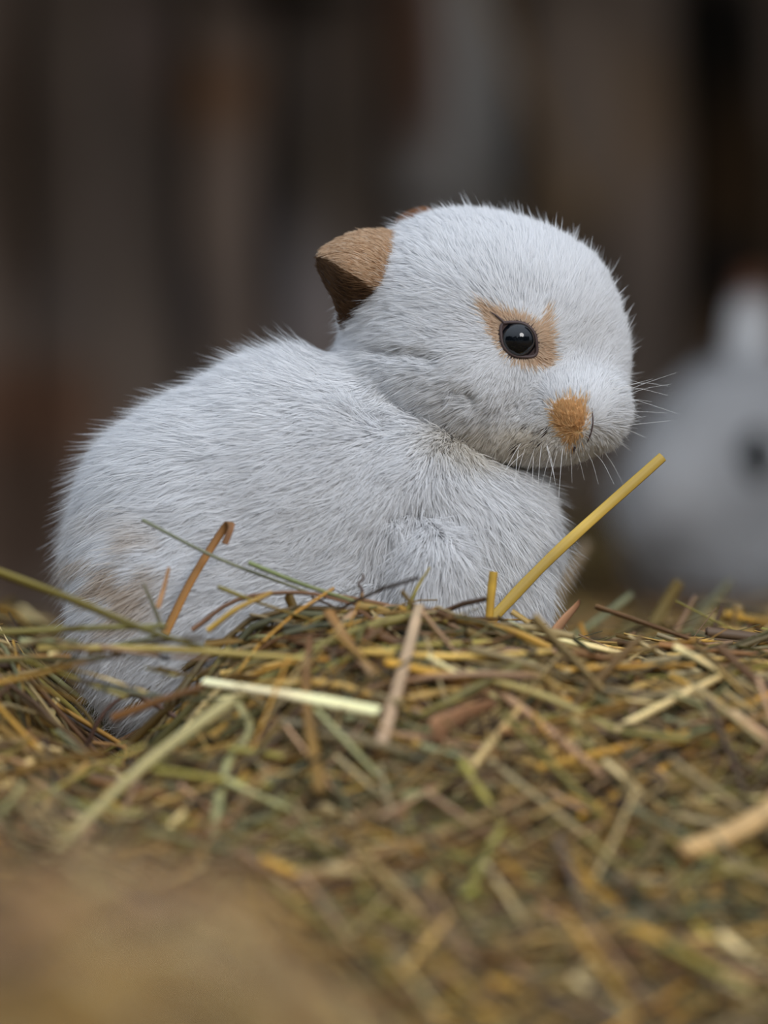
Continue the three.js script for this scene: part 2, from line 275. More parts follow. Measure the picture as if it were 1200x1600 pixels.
hero('straw', 'blurred grey green straw slanting up before the far rabbit\'s chest', [[1050, 1010, -0.1], [1092, 962, -0.1], [1142, 908, -0.1]], 16, { color: [138, 136, 100], color2: [130, 126, 92], seed: 30 });
hero('straw', 'faint thick blurred straw leaning behind the golden straw', [[842, 985, -0.13], [880, 910, -0.13], [918, 846, -0.13]], 26, { color: [150, 132, 104], color2: [150, 130, 104], seed: 31 });
hero('straw', 'dark wiry stem rising to the edge of the heap', [[1018, 1086, 0.02], [1060, 1062, 0.02], [1120, 1036, 0.02], [1230, 972, 0.02]], 8, { color: [94, 76, 36], color2: [116, 92, 36], taper: 1.4, seed: 32 });
hero('dry_leaf', 'small grey torn leaf under the dark wiry stem', [[1075, 1072, 0.02], [1105, 1092, 0.02], [1125, 1088, 0.02]], 20, { color: [176, 164, 140], color2: [140, 122, 90], flat: 0.15, taper: 0.3, turn: 1.2, seed: 33 }, undefined, 'leaf');
hero('dry_leaf', 'reddish brown dry leaf lying flat on the slope beside the pale stub', [[676, 1146, 0], [718, 1120, 0], [772, 1098, 0]], 44, { color: [156, 112, 76], color2: [132, 92, 60], flat: 0.12, taper: 0.3, sides: 8, turn: 2, seed: 48, lie: 0.008 }, undefined, 'leaf');
hero('straw', 'brown flat blade sliding down from the crest', [[512, 955, 0.062], [545, 1005, 0.07], [588, 1062, 0.08]], 19, { color: [140, 98, 46], color2: [134, 104, 66], flat: 0.3, taper: 0.7, seed: 34, lie: 0.009 });
hero('straw', 'brown upright stalk crossing before the cream white straw', [[484, 1000, 0.094], [478, 1080, 0.098], [500, 1240, 0.12]], 12, { color: [104, 68, 38], color2: [140, 106, 44], taper: 1.8, seed: 35, lie: 0.009 });
hero('straw', 'golden level stalk along the top of the crest', [[560, 1018, 0.068], [720, 1026, 0.07], [862, 1018, 0.066]], 12, { color: [186, 152, 74], color2: [200, 166, 88], seed: 36, lie: 0.0075 });
hero('straw', 'blunt golden blade bending over the end of the crest', [[700, 968, 0.058], [790, 984, 0.06], [860, 1014, 0.062]], 16, { color: [150, 118, 52], color2: [176, 134, 56], flat: 0.4, taper: 0.9, seed: 37 });
hero('straw', 'pale stub leaning on the slope below the dry leaf', [[738, 1198, 0.1], [775, 1152, 0.1], [812, 1106, 0.096]], 13, { color: [206, 176, 118], color2: [190, 156, 100], seed: 38, lie: 0.0075 });
hero('straw', 'long tan stalk sloping across the middle of the heap', [[730, 1050, 0.08], [860, 1092, 0.084], [960, 1140, 0.09]], 14, { color: [186, 164, 104], color2: [160, 144, 84], seed: 39, lie: 0.0075 });
hero('straw', 'thick blurred tan straw lying near the front of the heap', [[1066, 1332, 0.19], [1140, 1306, 0.19], [1240, 1250, 0.19]], 34, { color: [196, 156, 100], color2: [204, 166, 112], taper: 1.2, seed: 40, lie: 0.0075 });
hero('straw', 'blurred bright yellow green blade in the front hay', [[730, 1400, 0.17], [752, 1350, 0.17], [790, 1280, 0.165]], 22, { color: [142, 136, 58], color2: [134, 124, 60], flat: 0.3, taper: 0.5, seed: 41, lie: 0.0075 });
hero('straw', 'long blurred beige stalk sweeping down the front slope', [[460, 1372, 0.15], [640, 1320, 0.155], [860, 1230, 0.15]], 15, { color: [164, 132, 86], color2: [150, 116, 70], seed: 42, lie: 0.0075 });
hero('straw', 'kinked pale blade hanging below the cream white straw', [[372, 1098, 0.1], [390, 1140, 0.104], [356, 1190, 0.108], [332, 1310, 0.12]], 11, { color: [172, 162, 108], color2: [150, 146, 98], flat: 0.3, taper: 1.2, seed: 43, lie: 0.0075 });
hero('straw', 'short brown blade standing faint before the rump', [[246, 950, 0.056], [256, 918, 0.055], [264, 886, 0.055]], 10, { color: [156, 116, 78], flat: 0.4, taper: 0.5, seed: 44 });
hero('straw', 'grey blade leaning before the rump', [[254, 985, 0.06], [240, 948, 0.06], [224, 912, 0.06]], 9, { color: [118, 112, 88], flat: 0.4, taper: 0.5, seed: 45 });
hero('twig', 'tiny dark hooked twig on top of the crest', [[562, 938, 0.05], [566, 922, 0.05], [560, 912, 0.05], [568, 904, 0.05], [566, 896, 0.05]], 5, { color: [78, 52, 38], taper: 0.6, seed: 46 }, undefined, 'twig');
{ // stalks bridging the hollow before the rump, and stalks sticking up at the back of the heap
  const r = rng(3131), P = (x, y, d) => [x, y, d];
  for (let i = 0; i < 26; i++) {
    const x = mix(40, 300, r()), y = mix(992, 1085, r()), l = mix(60, 190, r()), a = (r() - 0.5) * 0.7, d = mix(0.068, 0.085, r()), k = pickKind(r), v = ripeness(r);
    hero('hay_stalk', `short ${k.n} stalk caught across the hollow in front of the rump`, [P(x - l / 2 * Math.cos(a), y - l / 2 * Math.sin(a), d), P(x, y + (r() - 0.5) * 14, d), P(x + l / 2 * Math.cos(a), y + l / 2 * Math.sin(a), d + 0.006)], mix(5, 12, r()), { color: k.c.map((c) => c * v), color2: k.d.map((c) => c * v), flat: r() < 0.5 ? 0.3 : 0.9, taper: 0.6, seed: 300 + i, segs: 6 }, `${k.n} stalks across the hollow`, 'hay stalk');
  }
  for (let i = 0; i < 22; i++) {
    const x = mix(890, 1230, r()), y = mix(1030, 1055, r()), h = mix(40, 105, r()), lean = mix(0.1, 0.9, r()) * (r() < 0.8 ? 1 : -1), d = mix(-0.09, -0.01, r()), k = pickKind(r), v = ripeness(r);
    hero('hay_stalk', `soft ${k.n} stalk sticking up at the back of the heap`, [P(x, y, d), P(x + lean * h * 0.5, y - h * 0.52, d), P(x + lean * h, y - h, d - 0.004)], mix(6, 14, r()), { color: k.c.map((c) => c * v), color2: k.d.map((c) => c * v), flat: 0.4, taper: 0.6, seed: 400 + i, segs: 6 }, `${k.n} stalks at the back of the heap`, 'hay stalk');
  }
}
// dry grass on the wall
hero('straw', 'wide faded blade leaning against the back wall', [[770, -20, -0.86], [830, 160, -0.86], [905, 330, -0.86]], 44, { color: [220, 182, 136], color2: [206, 164, 112], flat: 0.3, seed: 47 });

// ---------------------------------------------------------------- rabbits: a distance field of the skin, meshed, then furred
const smin = (a, b, k) => { const h = Math.max(k - Math.abs(a - b), 0) / k; return Math.min(a, b) - h * h * k * 0.25; };
// ellipsoid given in photograph pixels: centre px, py, z (towards the lens), radii, turn in the picture plane
function ell(px, py, z, rx, ry, rz, deg = 0) {
  const c = Math.cos(deg * Math.PI / 180), s = Math.sin(deg * Math.PI / 180), cx = px - 600, cy = 800 - py;
  return (x, y, w) => {
    const a = x - cx, b = y - cy, u = (a * c + b * s) / rx, v = (-a * s + b * c) / ry, q = (w - z) / rz, k0 = Math.sqrt(u * u + v * v + q * q);
    if (k0 < 1e-6) return -Math.min(rx, ry, rz);
    const k1 = Math.sqrt((u / rx) ** 2 + (v / ry) ** 2 + (q / rz) ** 2);
    return k0 * (k0 - 1) / k1;
  };
}
function bone(p, q) { // tapered capsule [px, py, z, r] to [px, py, z, r]
  const ax = p[0] - 600, ay = 800 - p[1], az = p[2], dx = q[0] - p[0], dy = p[1] - q[1], dz = q[2] - p[2], L = dx * dx + dy * dy + dz * dz;
  return (x, y, z) => { const t = clamp(((x - ax) * dx + (y - ay) * dy + (z - az) * dz) / L, 0, 1); return Math.hypot(x - ax - dx * t, y - ay - dy * t, z - az - dz * t) - mix(p[3], q[3], t); };
}
const join = (list, k) => (x, y, z) => { let d = list[0](x, y, z); for (let i = 1; i < list.length; i++) d = smin(d, list[i](x, y, z), k); return d; };
function grad(f, x, y, z, o) {
  const e = 1.5; o.set(f(x + e, y, z) - f(x - e, y, z), f(x, y + e, z) - f(x, y - e, z), f(x, y, z + e) - f(x, y, z - e));
  const l = o.length() || 1; o.multiplyScalar(1 / l); return l / (2 * e);
}
function project(f, p, n, times = 3) { for (let i = 0; i < times; i++) { const g = grad(f, p.x, p.y, p.z, n); p.addScaledVector(n, -f(p.x, p.y, p.z) / Math.max(g, 0.3)); } return p; }
// surface nets
function skinMesh(f, lo, hi, cell) {
  const n = [0, 1, 2].map((i) => Math.ceil((hi[i] - lo[i]) / cell) + 1), [nx, ny, nz] = n, val = new Float32Array(nx * ny * nz), id = new Int32Array(nx * ny * nz).fill(-1), pts = [], idx = [];
  for (let k = 0, o = 0; k < nz; k++) for (let j = 0; j < ny; j++) for (let i = 0; i < nx; i++, o++) val[o] = f(lo[0] + i * cell, lo[1] + j * cell, lo[2] + k * cell);
  const at3 = (i, j, k) => i + nx * (j + ny * k), p = V(), g = V();
  for (let k = 0; k < nz - 1; k++) for (let j = 0; j < ny - 1; j++) for (let i = 0; i < nx - 1; i++) {
    let m = 0; const v = [];
    for (let c = 0; c < 8; c++) { const d = val[at3(i + (c & 1), j + ((c >> 1) & 1), k + (c >> 2))]; v.push(d); if (d < 0) m |= 1 << c; }
    if (m === 0 || m === 255) continue;
    let sx = 0, sy = 0, sz = 0, cnt = 0;
    for (let a = 0; a < 8; a++) for (const b of [1, 2, 4]) if (!(a & b) && (v[a] < 0) !== (v[a | b] < 0)) {
      const t = v[a] / (v[a] - v[a | b]); sx += (a & 1) + (b === 1 ? t : 0); sy += ((a >> 1) & 1) + (b === 2 ? t : 0); sz += (a >> 2) + (b === 4 ? t : 0); cnt++;
    }
    id[at3(i, j, k)] = pts.length;
    pts.push(V(lo[0] + (i + sx / cnt) * cell, lo[1] + (j + sy / cnt) * cell, lo[2] + (k + sz / cnt) * cell));
  }
  const quad = (a, b, c, d, flip) => { if (a < 0 || b < 0 || c < 0 || d < 0) return; flip ? idx.push(a, c, b, b, c, d) : idx.push(a, b, c, b, d, c); };
  for (let k = 1; k < nz - 1; k++) for (let j = 1; j < ny - 1; j++) for (let i = 1; i < nx - 1; i++) {
    const d = val[at3(i, j, k)] < 0;
    if (d !== val[at3(i + 1, j, k)] < 0) quad(id[at3(i, j - 1, k - 1)], id[at3(i, j, k - 1)], id[at3(i, j - 1, k)], id[at3(i, j, k)], !d);
    if (d !== val[at3(i, j + 1, k)] < 0) quad(id[at3(i - 1, j, k - 1)], id[at3(i, j, k - 1)], id[at3(i - 1, j, k)], id[at3(i, j, k)], d);
    if (d !== val[at3(i, j, k + 1)] < 0) quad(id[at3(i - 1, j - 1, k)], id[at3(i, j - 1, k)], id[at3(i - 1, j, k)], id[at3(i, j, k)], !d);
  }
  const nor = pts.map((q) => { const m = V(); project(f, q, m, 2); return m; });
  return { pts, nor, idx };
}
const skinGeometry = (m, color) => geom(m.pts.flatMap((p) => [p.x * S, p.y * S, p.z * S]), m.nor.flatMap((p) => [p.x, p.y, p.z]), m.idx, m.pts.flatMap((p, i) => color(p, m.nor[i])));
// hairs as tapering curved strips; all lengths in photograph pixels
function furGeometry({ f, skin, count, seed, style, keep, clumps, spacing, width }) {
  const r = rng(seed), { pts, idx } = skin, cum = new Float32Array(idx.length / 3), ab = V(), ac = V();
  const lastN = V(), place = (p, n) => n.copy(lastN);   // the mesh's own normals are smooth enough
  let total = 0;
  for (let t = 0; t < cum.length; t++) { const a = pts[idx[t * 3]]; ab.subVectors(pts[idx[t * 3 + 1]], a); ac.subVectors(pts[idx[t * 3 + 2]], a); total += ab.cross(ac).length() * 0.5; cum[t] = total; }
  const sample = () => {
    const x = r() * total; let lo = 0, hi = cum.length - 1; while (lo < hi) { const m = (lo + hi) >> 1; cum[m] < x ? lo = m + 1 : hi = m; }
    let u = r(), v = r(); if (u + v > 1) { u = 1 - u; v = 1 - v; }
    const a = pts[idx[lo * 3]], b = pts[idx[lo * 3 + 1]], c = pts[idx[lo * 3 + 2]];
    if (skin.nor) lastN.copy(skin.nor[idx[lo * 3]]).multiplyScalar(1 - u - v).addScaledVector(skin.nor[idx[lo * 3 + 1]], u).addScaledVector(skin.nor[idx[lo * 3 + 2]], v).normalize();
    return V(a.x + (b.x - a.x) * u + (c.x - a.x) * v, a.y + (b.y - a.y) * u + (c.y - a.y) * v, a.z + (b.z - a.z) * u + (c.z - a.z) * v);
  };
  const shape = (p, n, st, len, jit, lift) => { // control points of a hair
    const d0 = st.dir.clone().multiplyScalar(Math.cos(lift)).addScaledVector(n, Math.sin(lift)).add(jit).normalize(), d1 = st.dir.clone().multiplyScalar(Math.cos(lift * 0.45)).addScaledVector(n, Math.sin(lift * 0.45)).addScaledVector(jit, 1.4).normalize();
    return (s, o) => o.copy(p).addScaledVector(d0, len * s * (1 - 0.5 * s)).addScaledVector(d1, len * 0.5 * s * s);
  };
  const grid = new Map(), key = (p) => Math.floor(p.x / spacing) * 73856093 ^ Math.floor(p.y / spacing) * 19349663 ^ Math.floor(p.z / spacing) * 83492791;
  for (let i = 0; i < clumps; i++) {
    const p = sample(), n = V(); place(p, n); const st = style(p, n, r), j = V(r() - 0.5, r() - 0.5, r() - 0.5).multiplyScalar(0.55);
    const c = { p, curve: shape(p, n, st, st.len * (0.85 + 0.4 * r()), j, clamp(st.lift * (0.8 + 0.5 * r()), 0.05, 1.5)) }, k = key(p);
    (grid.get(k) ?? grid.set(k, []).get(k)).push(c);
  }
  const N = 5, pos = new Float32Array(count * N * 3), nor = new Float32Array(count * N * 3), col = new Float32Array(count * N * 3), ind = new Uint32Array(count * 9);
  let h = 0; const n = V(), a = V(), b = V(), g = V(), T = V(), side = V(), nn = V(), q = V();
  for (let tries = 0; h < count && tries < count * 4; tries++) {
    const p = sample(); place(p, n);
    if (!keep(p, n, r)) continue;
    const st = style(p, n, r); if (!st || st.len <= 0) continue;
    let best = null, bd = spacing * spacing * 1.6;
    for (let x = -1; x < 2; x++) for (let y = -1; y < 2; y++) for (let z = -1; z < 2; z++) {
      q.set(p.x + x * spacing, p.y + y * spacing, p.z + z * spacing);
      for (const c of grid.get(key(q)) ?? []) { const d = c.p.distanceToSquared(p); if (d < bd) { bd = d; best = c; } }
    }
    const long = r() < (st.guard ?? 0.02), len = st.len * (long ? 1.3 + 0.5 * r() : 0.65 + 0.5 * r()), j = V(r() - 0.5, r() - 0.5, r() - 0.5).multiplyScalar(st.jitter ?? 0.4);
    const own = shape(p, n, st, len, j, clamp(st.lift * (0.7 + 0.6 * r()), 0.03, 1.5)), cl = best && !long ? (st.clump ?? 0.5) * (0.6 + 0.4 * r()) : 0, w0 = width * (0.7 + 0.6 * r()) * (long ? 0.9 : 1), roll = (r() - 0.5) * 2.4;
    const tint = 0.93 + 0.1 * r();
    const P = (s, o) => { own(s, o); if (cl) { best.curve(s, g); o.lerp(g, cl * s * s); } return o; };
    for (let i = 0; i < 3; i++) {
      const s = [0, 0.52, 1][i]; P(s, a); P(Math.min(1, s + 0.02), b); if (i === 2) P(0.97, b), T.subVectors(a, b); else T.subVectors(b, a); T.normalize();
      side.crossVectors(T, n); if (side.lengthSq() < 1e-5) side.set(1, 0, 0).addScaledVector(T, -T.x); side.normalize();
      nn.crossVectors(side, T).normalize(); if (nn.dot(n) < 0) nn.negate();
      q.copy(side).multiplyScalar(Math.cos(roll)).addScaledVector(nn, Math.sin(roll)); nn.multiplyScalar(Math.cos(roll)).addScaledVector(side, -Math.sin(roll)); side.copy(q);
      nn.addScaledVector(n, 1.3).normalize();
      const w = w0 * [1, 0.85, 0][i] * 0.5, o = (h * N + i * 2) * 3;
      for (const e of i < 2 ? [-1, 1] : [0]) {
        const at0 = i < 2 ? o + (e > 0 ? 3 : 0) : o;
        pos[at0] = (a.x + side.x * w * e) * S; pos[at0 + 1] = (a.y + side.y * w * e) * S; pos[at0 + 2] = (a.z + side.z * w * e) * S;
        nor[at0] = nn.x; nor[at0 + 1] = nn.y; nor[at0 + 2] = nn.z;
        for (let c = 0; c < 3; c++) col[at0 + c] = st.color[c] * tint;
      }
    }
    // wind the strip so that its outer side faces away from the skin
    const v = h * N, o = h * 9; a.set(pos[v * 3 + 3] - pos[v * 3], pos[v * 3 + 4] - pos[v * 3 + 1], pos[v * 3 + 5] - pos[v * 3 + 2]); b.set(pos[v * 3 + 6] - pos[v * 3], pos[v * 3 + 7] - pos[v * 3 + 1], pos[v * 3 + 8] - pos[v * 3 + 2]);
    const fl = a.cross(b).dot(q.set(nor[v * 3], nor[v * 3 + 1], nor[v * 3 + 2])) < 0;
    ind.set(fl ? [v, v + 2, v + 1, v + 1, v + 2, v + 3, v + 2, v + 4, v + 3] : [v, v + 1, v + 2, v + 1, v + 3, v + 2, v + 2, v + 3, v + 4], o);
    h++;
  }
  const G = new THREE.BufferGeometry();
  G.setAttribute('position', new THREE.BufferAttribute(pos.slice(0, h * N * 3), 3)); G.setAttribute('normal', new THREE.BufferAttribute(nor.slice(0, h * N * 3), 3));
  G.setAttribute('color', new THREE.BufferAttribute(col.slice(0, h * N * 3), 3)); G.setIndex(new THREE.BufferAttribute(ind.slice(0, h * 9), 1));
  return G;
}
const furMat = new THREE.MeshPhysicalMaterial({ vertexColors: true, roughness: 1, specularIntensity: 0.3, transmission: 0.5, thickness: 0, side: THREE.DoubleSide });
const skinMat = new THREE.MeshStandardMaterial({ vertexColors: true, roughness: 0.9 });
const eyeMat = new THREE.MeshPhysicalMaterial({ color: new THREE.Color(0.003, 0.004, 0.006), roughness: 0.05, ior: 1.5 });
const lidMat = new THREE.MeshStandardMaterial({ color: new THREE.Color(0.06, 0.036, 0.034), roughness: 0.6 });
const WHITE = lin(244, 244, 245), TAN = lin(228, 204, 178), ORANGE = lin(231, 193, 140), CREAM = lin(224, 212, 190), STAIN = lin(206, 184, 158);
const flowOf = (anchors) => (p, n) => {
  const d = V();
  for (const [x, y, z, dx, dy, dz] of anchors) { const w = 1 / (400 + (p.x - x + 600) ** 2 + (p.y - 800 + y) ** 2 + 0.5 * (p.z - z) ** 2) ** 1.6; d.x += dx * w; d.y -= dy * w; d.z += dz * w; }
  d.normalize().addScaledVector(n, -d.dot(n)); return d.lengthSq() < 1e-6 ? d.set(-1, 0, 0) : d.normalize();
};
const tube = (pts, r0, r1, m, name, parent, segs = 10) => { // tapered tube through pixel-space points
  const c = new THREE.CatmullRomCurve3(pts), g = new THREE.TubeGeometry(c, segs, 1, 6), p = g.attributes.position, q = V();
  for (let i = 0; i <= segs; i++) { c.getPointAt(i / segs, q); for (let j = 0; j <= 6; j++) { const k = i * 7 + j, w = mix(r0, r1, i / segs); p.setXYZ(k, q.x + (p.getX(k) - q.x) * w, q.y + (p.getY(k) - q.y) * w, q.z + (p.getZ(k) - q.z) * w); } }
  g.scale(S, S, S); g.computeVertexNormals(); return mesh(g, m, name, parent);
};
// an ear as a loft: rows from base to tip, each a list of [px, py, z] across; closed with a second skin behind
function earGeometry(rowsIn, thick, color) {
  const nu = 26, nv = 22, pos = [], idx = [], col = [];
  const across = rowsIn.map((r) => new THREE.CatmullRomCurve3(r.map(([x, y, z]) => V(x - 600, 800 - y, z))));
  const P = []; for (let i = 0; i <= nu; i++) { const row = []; for (let j = 0; j <= nv; j++) row.push(new THREE.CatmullRomCurve3(across.map((c) => c.getPoint(j / nv))).getPoint(i / nu)); P.push(row); }
  const N = P.map((row, i) => row.map((p, j) => V().subVectors(P[Math.min(nu, i + 1)][j], P[Math.max(0, i - 1)][j]).cross(V().subVectors(P[i][Math.min(nv, j + 1)], P[i][Math.max(0, j - 1)])).normalize()));
  for (const s of [0.5, -0.5]) for (let i = 0; i <= nu; i++) for (let j = 0; j <= nv; j++) {
    const p = P[i][j], n = N[i][j], e = Math.min(1, Math.min(j, nv - j, nu - i) / 2), t = s * thick * Math.sqrt(e) ;
    pos.push((p.x + n.x * t) * S, (p.y + n.y * t) * S, (p.z + n.z * t) * S); col.push(...color(i / nu, j / nv, p));
  }
  const w = nv + 1, half = (nu + 1) * w;
  for (let i = 0; i < nu; i++) for (let j = 0; j < nv; j++) { const a = i * w + j; idx.push(a, a + w, a + 1, a + 1, a + w, a + w + 1, half + a, half + a + 1, half + a + w, half + a + 1, half + a + w + 1, half + a + w); }
  return geom(pos, null, idx, col);
}

// ---- the young white rabbit
{
  const rabbit = new THREE.Group(); rabbit.rotation.x = -PITCH;
  add(rabbit, 'rabbit', 'fluffy white young rabbit with tan eye patch and orange nose sitting in the hay', 'rabbit');
  const body = join([
    ell(335, 905, 0, 208, 262, 205, 8), ell(455, 800, 0, 215, 235, 200, -10), ell(600, 790, 0, 190, 200, 185), ell(735, 835, 10, 118, 118, 130), ell(520, 980, 0, 270, 150, 190), ell(690, 960, 40, 110, 110, 110),
  ], 60);
  const haunch = ell(300, 985, 120, 150, 170, 100, 20), arm = ell(668, 905, 128, 66, 112, 78, -8), paw = ell(765, 905, 60, 72, 130, 75, 8);
  const head = join([
    ell(722, 512, 0, 166, 166, 158), ell(806, 516, 15, 148, 144, 150), ell(725, 590, 62, 140, 92, 112, -12), ell(886, 636, 80, 80, 72, 90, -20), ell(900, 565, 15, 60, 70, 70), ell(818, 680, 70, 80, 38, 66, -4), ell(632, 470, 20, 66, 62, 70, -20),
  ], 44);
  const eyeAt = V(), eyeN = V();
  let base = (x, y, z) => smin(smin(smin(body(x, y, z), haunch(x, y, z), 40), smin(arm(x, y, z), paw(x, y, z), 18), 16), head(x, y, z), mix(85, 18, step(-60, 60, x)));
  // eye place: walk from the lens onto the skin
  const drop = (px, py, f = base) => { let z = 320; while (f(px - 600, 800 - py, z) > 0.3 && z > -320) z -= Math.max(0.3, f(px - 600, 800 - py, z) * 0.7); return V(px - 600, 800 - py, z); };
  const whole = base, partings = [[[598, 553], [640, 562], [682, 566]], [[622, 806], [652, 792], [690, 812], [722, 850], [742, 900]], [[556, 924], [580, 908], [604, 896]], [[556, 640], [580, 652], [606, 664]], [[716, 618], [738, 620]]].map((l) => l.map(([x, y]) => drop(x, y, whole)));
  const seg = (x, y, z, a, b) => { const dx = b.x - a.x, dy = b.y - a.y, dz = b.z - a.z, t = clamp(((x - a.x) * dx + (y - a.y) * dy + (z - a.z) * dz) / (dx * dx + dy * dy + dz * dz), 0, 1); return Math.hypot(x - a.x - dx * t, y - a.y - dy * t, z - a.z - dz * t); };
  const parting = (x, y, z) => { let d = 1e3; for (const l of partings) for (let i = 0; i + 1 < l.length; i++) d = Math.min(d, seg(x, y, z, l[i], l[i + 1])); return d; };
  base = (x, y, z) => { const b = whole(x, y, z); return Math.abs(b) < 30 && z > 40 ? -smin(-b, parting(x, y, z) - 13, 12) : b; };
  eyeAt.copy(drop(807, 535)); grad(base, eyeAt.x, eyeAt.y, eyeAt.z, eyeN);
  const eyeC = eyeAt.clone().addScaledVector(eyeN, -13);
  const skin = skinMesh(base, [-520, -440, -260], [410, 500, 270], 6);
  const nosePoly = [[857, 638], [880, 626], [908, 630], [913, 652], [904, 680], [889, 699], [874, 682], [860, 662]];
  const inside = (x, y, poly) => { let c = false; for (let i = 0, j = poly.length - 1; i < poly.length; j = i++) if ((poly[i][1] > y) !== (poly[j][1] > y) && x < (poly[j][0] - poly[i][0]) * (y - poly[i][1]) / (poly[j][1] - poly[i][1]) + poly[i][0]) c = !c; return c; };
  const eyePoly = [[752, 484], [790, 492], [826, 504], [840, 512], [846, 490], [853, 500], [856, 540], [858, 568], [846, 574], [812, 572], [786, 556], [766, 524]];
  const dots = [[843, 668], [856, 674], [840, 687], [822, 664], [806, 692]];
  const colorAt = (p, j = 0, k = 0) => {
    const x = p.x + 600 + j, y = 800 - p.y + k; let c = WHITE;
    if (p.z > 20 && inside(x, y, eyePoly)) return TAN;
    if (p.z > 20 && inside(x, y, nosePoly)) return ORANGE;
    if (p.z > 60) for (const [a, b] of dots) if (Math.hypot(x - a, y - b) < 3.5) return lin(70, 56, 56);
    const st = 0.75 * Math.max(1 - step(0.3, 1.2, Math.hypot((x - 190) / 120, (y - 900) / 110)), 0) * step(0.35, 0.65, noise(x / 34, y / 24, 4));
    const ch = 0.5 * (1 - step(0.4, 1.2, Math.hypot((x - 770) / 110, (y - 690) / 40))) + 0.2 * (1 - step(0.4, 1.3, Math.hypot((x - 860) / 80, (y - 690) / 40)));
    return [0, 1, 2].map((i) => mix(mix(c[i], STAIN[i], st), CREAM[i], clamp(ch, 0, 1)));
  };
  const lidTip = (x, y) => { const a = x - 807, b = y - 535, c = 0.74, q = 0.67, u = a * c + b * q, v = -a * q + b * c; return Math.hypot(u / 31, v / 25.5) < 1; };
  mesh(skinGeometry(skin, (p) => p.z > 20 && Math.hypot((p.x - 207) / 40, (p.y - 265) / 36) < 1 ? [0.05, 0.03, 0.028] : colorAt(p)), skinMat, 'body', rabbit);
  const flow = flowOf([
    [885, 640, 150, 0, -1, -0.3], [870, 560, 120, 0.15, -1, 0], [850, 430, 100, 0.1, -1, -0.2], [780, 350, 0, -0.3, -0.6, -0.4], [955, 500, 0, 0.5, -0.7, -0.4], [915, 400, 40, 0.4, -0.9, -0.3], [720, 400, 100, -0.4, -0.9, 0],
    [700, 600, 170, -1, 0.25, -0.1], [790, 610, 170, -0.7, 0.6, 0], [835, 670, 150, -0.75, 0.65, 0], [960, 640, 60, 0.9, 0.1, -0.4], [840, 712, 90, -0.3, 1, -0.2], [920, 710, 90, 0.4, 1, -0.2], [680, 490, 160, -1, -0.15, 0], [600, 490, 100, -1, 0.25, 0], [640, 370, 60, -1, -0.2, 0], [640, 640, 150, -0.8, 0.6, 0],
    [520, 560, 60, -0.9, 0.1, 0], [350, 630, 60, -0.9, 0.3, 0], [450, 760, 190, -1, 0.35, 0], [300, 840, 190, -0.85, 0.5, 0], [150, 900, 60, -0.7, 0.7, 0], [200, 1080, 120, -0.6, 0.8, 0], [500, 900, 190, -0.95, 0.3, 0], [620, 720, 190, -0.6, 0.7, 0], [830, 820, 60, 0.6, 0.75, 0], [790, 880, 120, 0.35, 0.9, 0], [668, 880, 200, -0.1, 1, 0], [740, 760, 150, 0.25, 0.95, 0],
  ]);
  const style = (p, n, r) => {
    const x = p.x + 600, y = 800 - p.y, hd = head(p.x, p.y, p.z), onHead = hd < 12, dEye = p.distanceTo(eyeAt), dNose = Math.hypot(x - 886, y - 660) + (p.z < 30 ? 100 : 0);
    const dir = flow(p, n); let len = onHead ? 36 : 54, lift = onHead ? 0.92 : 0.68, jitter = 0.42, clump = onHead ? 0.45 : 0.3, guard = onHead ? 0.012 : 0.035;
    if (onHead) {
      const m = Math.hypot(x - 880, y - 650); len = mix(17, len, step(50, 170, m)); lift = mix(0.55, lift, step(60, 170, m)); if (x > 925) { const w = step(925, 955, x); len = mix(len, 34, w); lift = mix(lift, 0.8, w); }
      if (p.z > 0 && dEye < 110) {
        const away = V().subVectors(p, eyeAt); away.addScaledVector(n, -away.dot(n)).normalize(); const w = 1 - step(34, 110, dEye);
        dir.lerp(away, w * 0.85).normalize(); len = mix(len, 12, 1 - step(32, 90, dEye)); lift = mix(lift, 0.28, w); clump *= 1 - w;
      }
      if (dNose < 34) { len = 9; lift = 0.4; }
    } else { len *= 0.85 + 0.3 * noise(x / 60, y / 60, 3); lift *= 0.75 + 0.5 * noise(x / 50 + 9, y / 50, 7); jitter = 0.5; }
    // ruffled places where the coat parts
    const ruf = onHead ? 0.35 : 0.8; dir.add(V(noise(p.x / 38, p.y / 38, p.z / 38) - 0.5, noise(p.x / 38 + 40, p.y / 38, p.z / 38) - 0.5, noise(p.x / 38, p.y / 38 + 40, p.z / 38) - 0.5).multiplyScalar(ruf)); dir.addScaledVector(n, -dir.dot(n)).normalize();
    return { dir, len, lift, jitter, clump, guard, color: colorAt(p, (r() - 0.5) * 11, (r() - 0.5) * 11) };
  };
  const keep = (p, n, r) => {
    if (n.z < -0.3 && r() > 0.22) return false;
    if (p.z > 20 && lidTip(p.x + 600, 800 - p.y)) return false;
    if (p.z > 40 && parting(p.x, p.y, p.z) < 8) return false;
    if (p.y < -330) return r() < 0.15;
    return true;
  };
  const fur = mesh(furGeometry({ f: base, skin, count: 540000, seed: 12, style, keep, clumps: 26000, spacing: 12, width: 1.35 }), furMat, 'fur', rabbit);
  fur.userData = { kind: 'stuff' };
  // eye
  const eye = mesh(new THREE.SphereGeometry(30 * S, 40, 28), eyeMat, 'eye', rabbit); eye.position.copy(eyeC).multiplyScalar(S); eye.userData.label = 'glossy black eye';
  const lidPts = []; for (let i = 0; i < 40; i++) { const t = i / 40 * Math.PI * 2, u = Math.cos(t) * (27.5 + 7 * Math.pow(Math.abs(Math.cos(t)), 8)), v = Math.sin(t) * 25, c = 0.74, s = 0.67, q = drop(807 + u * c - v * s, 535 + u * s + v * c); lidPts.push(q.addScaledVector(eyeN, 1.2)); }
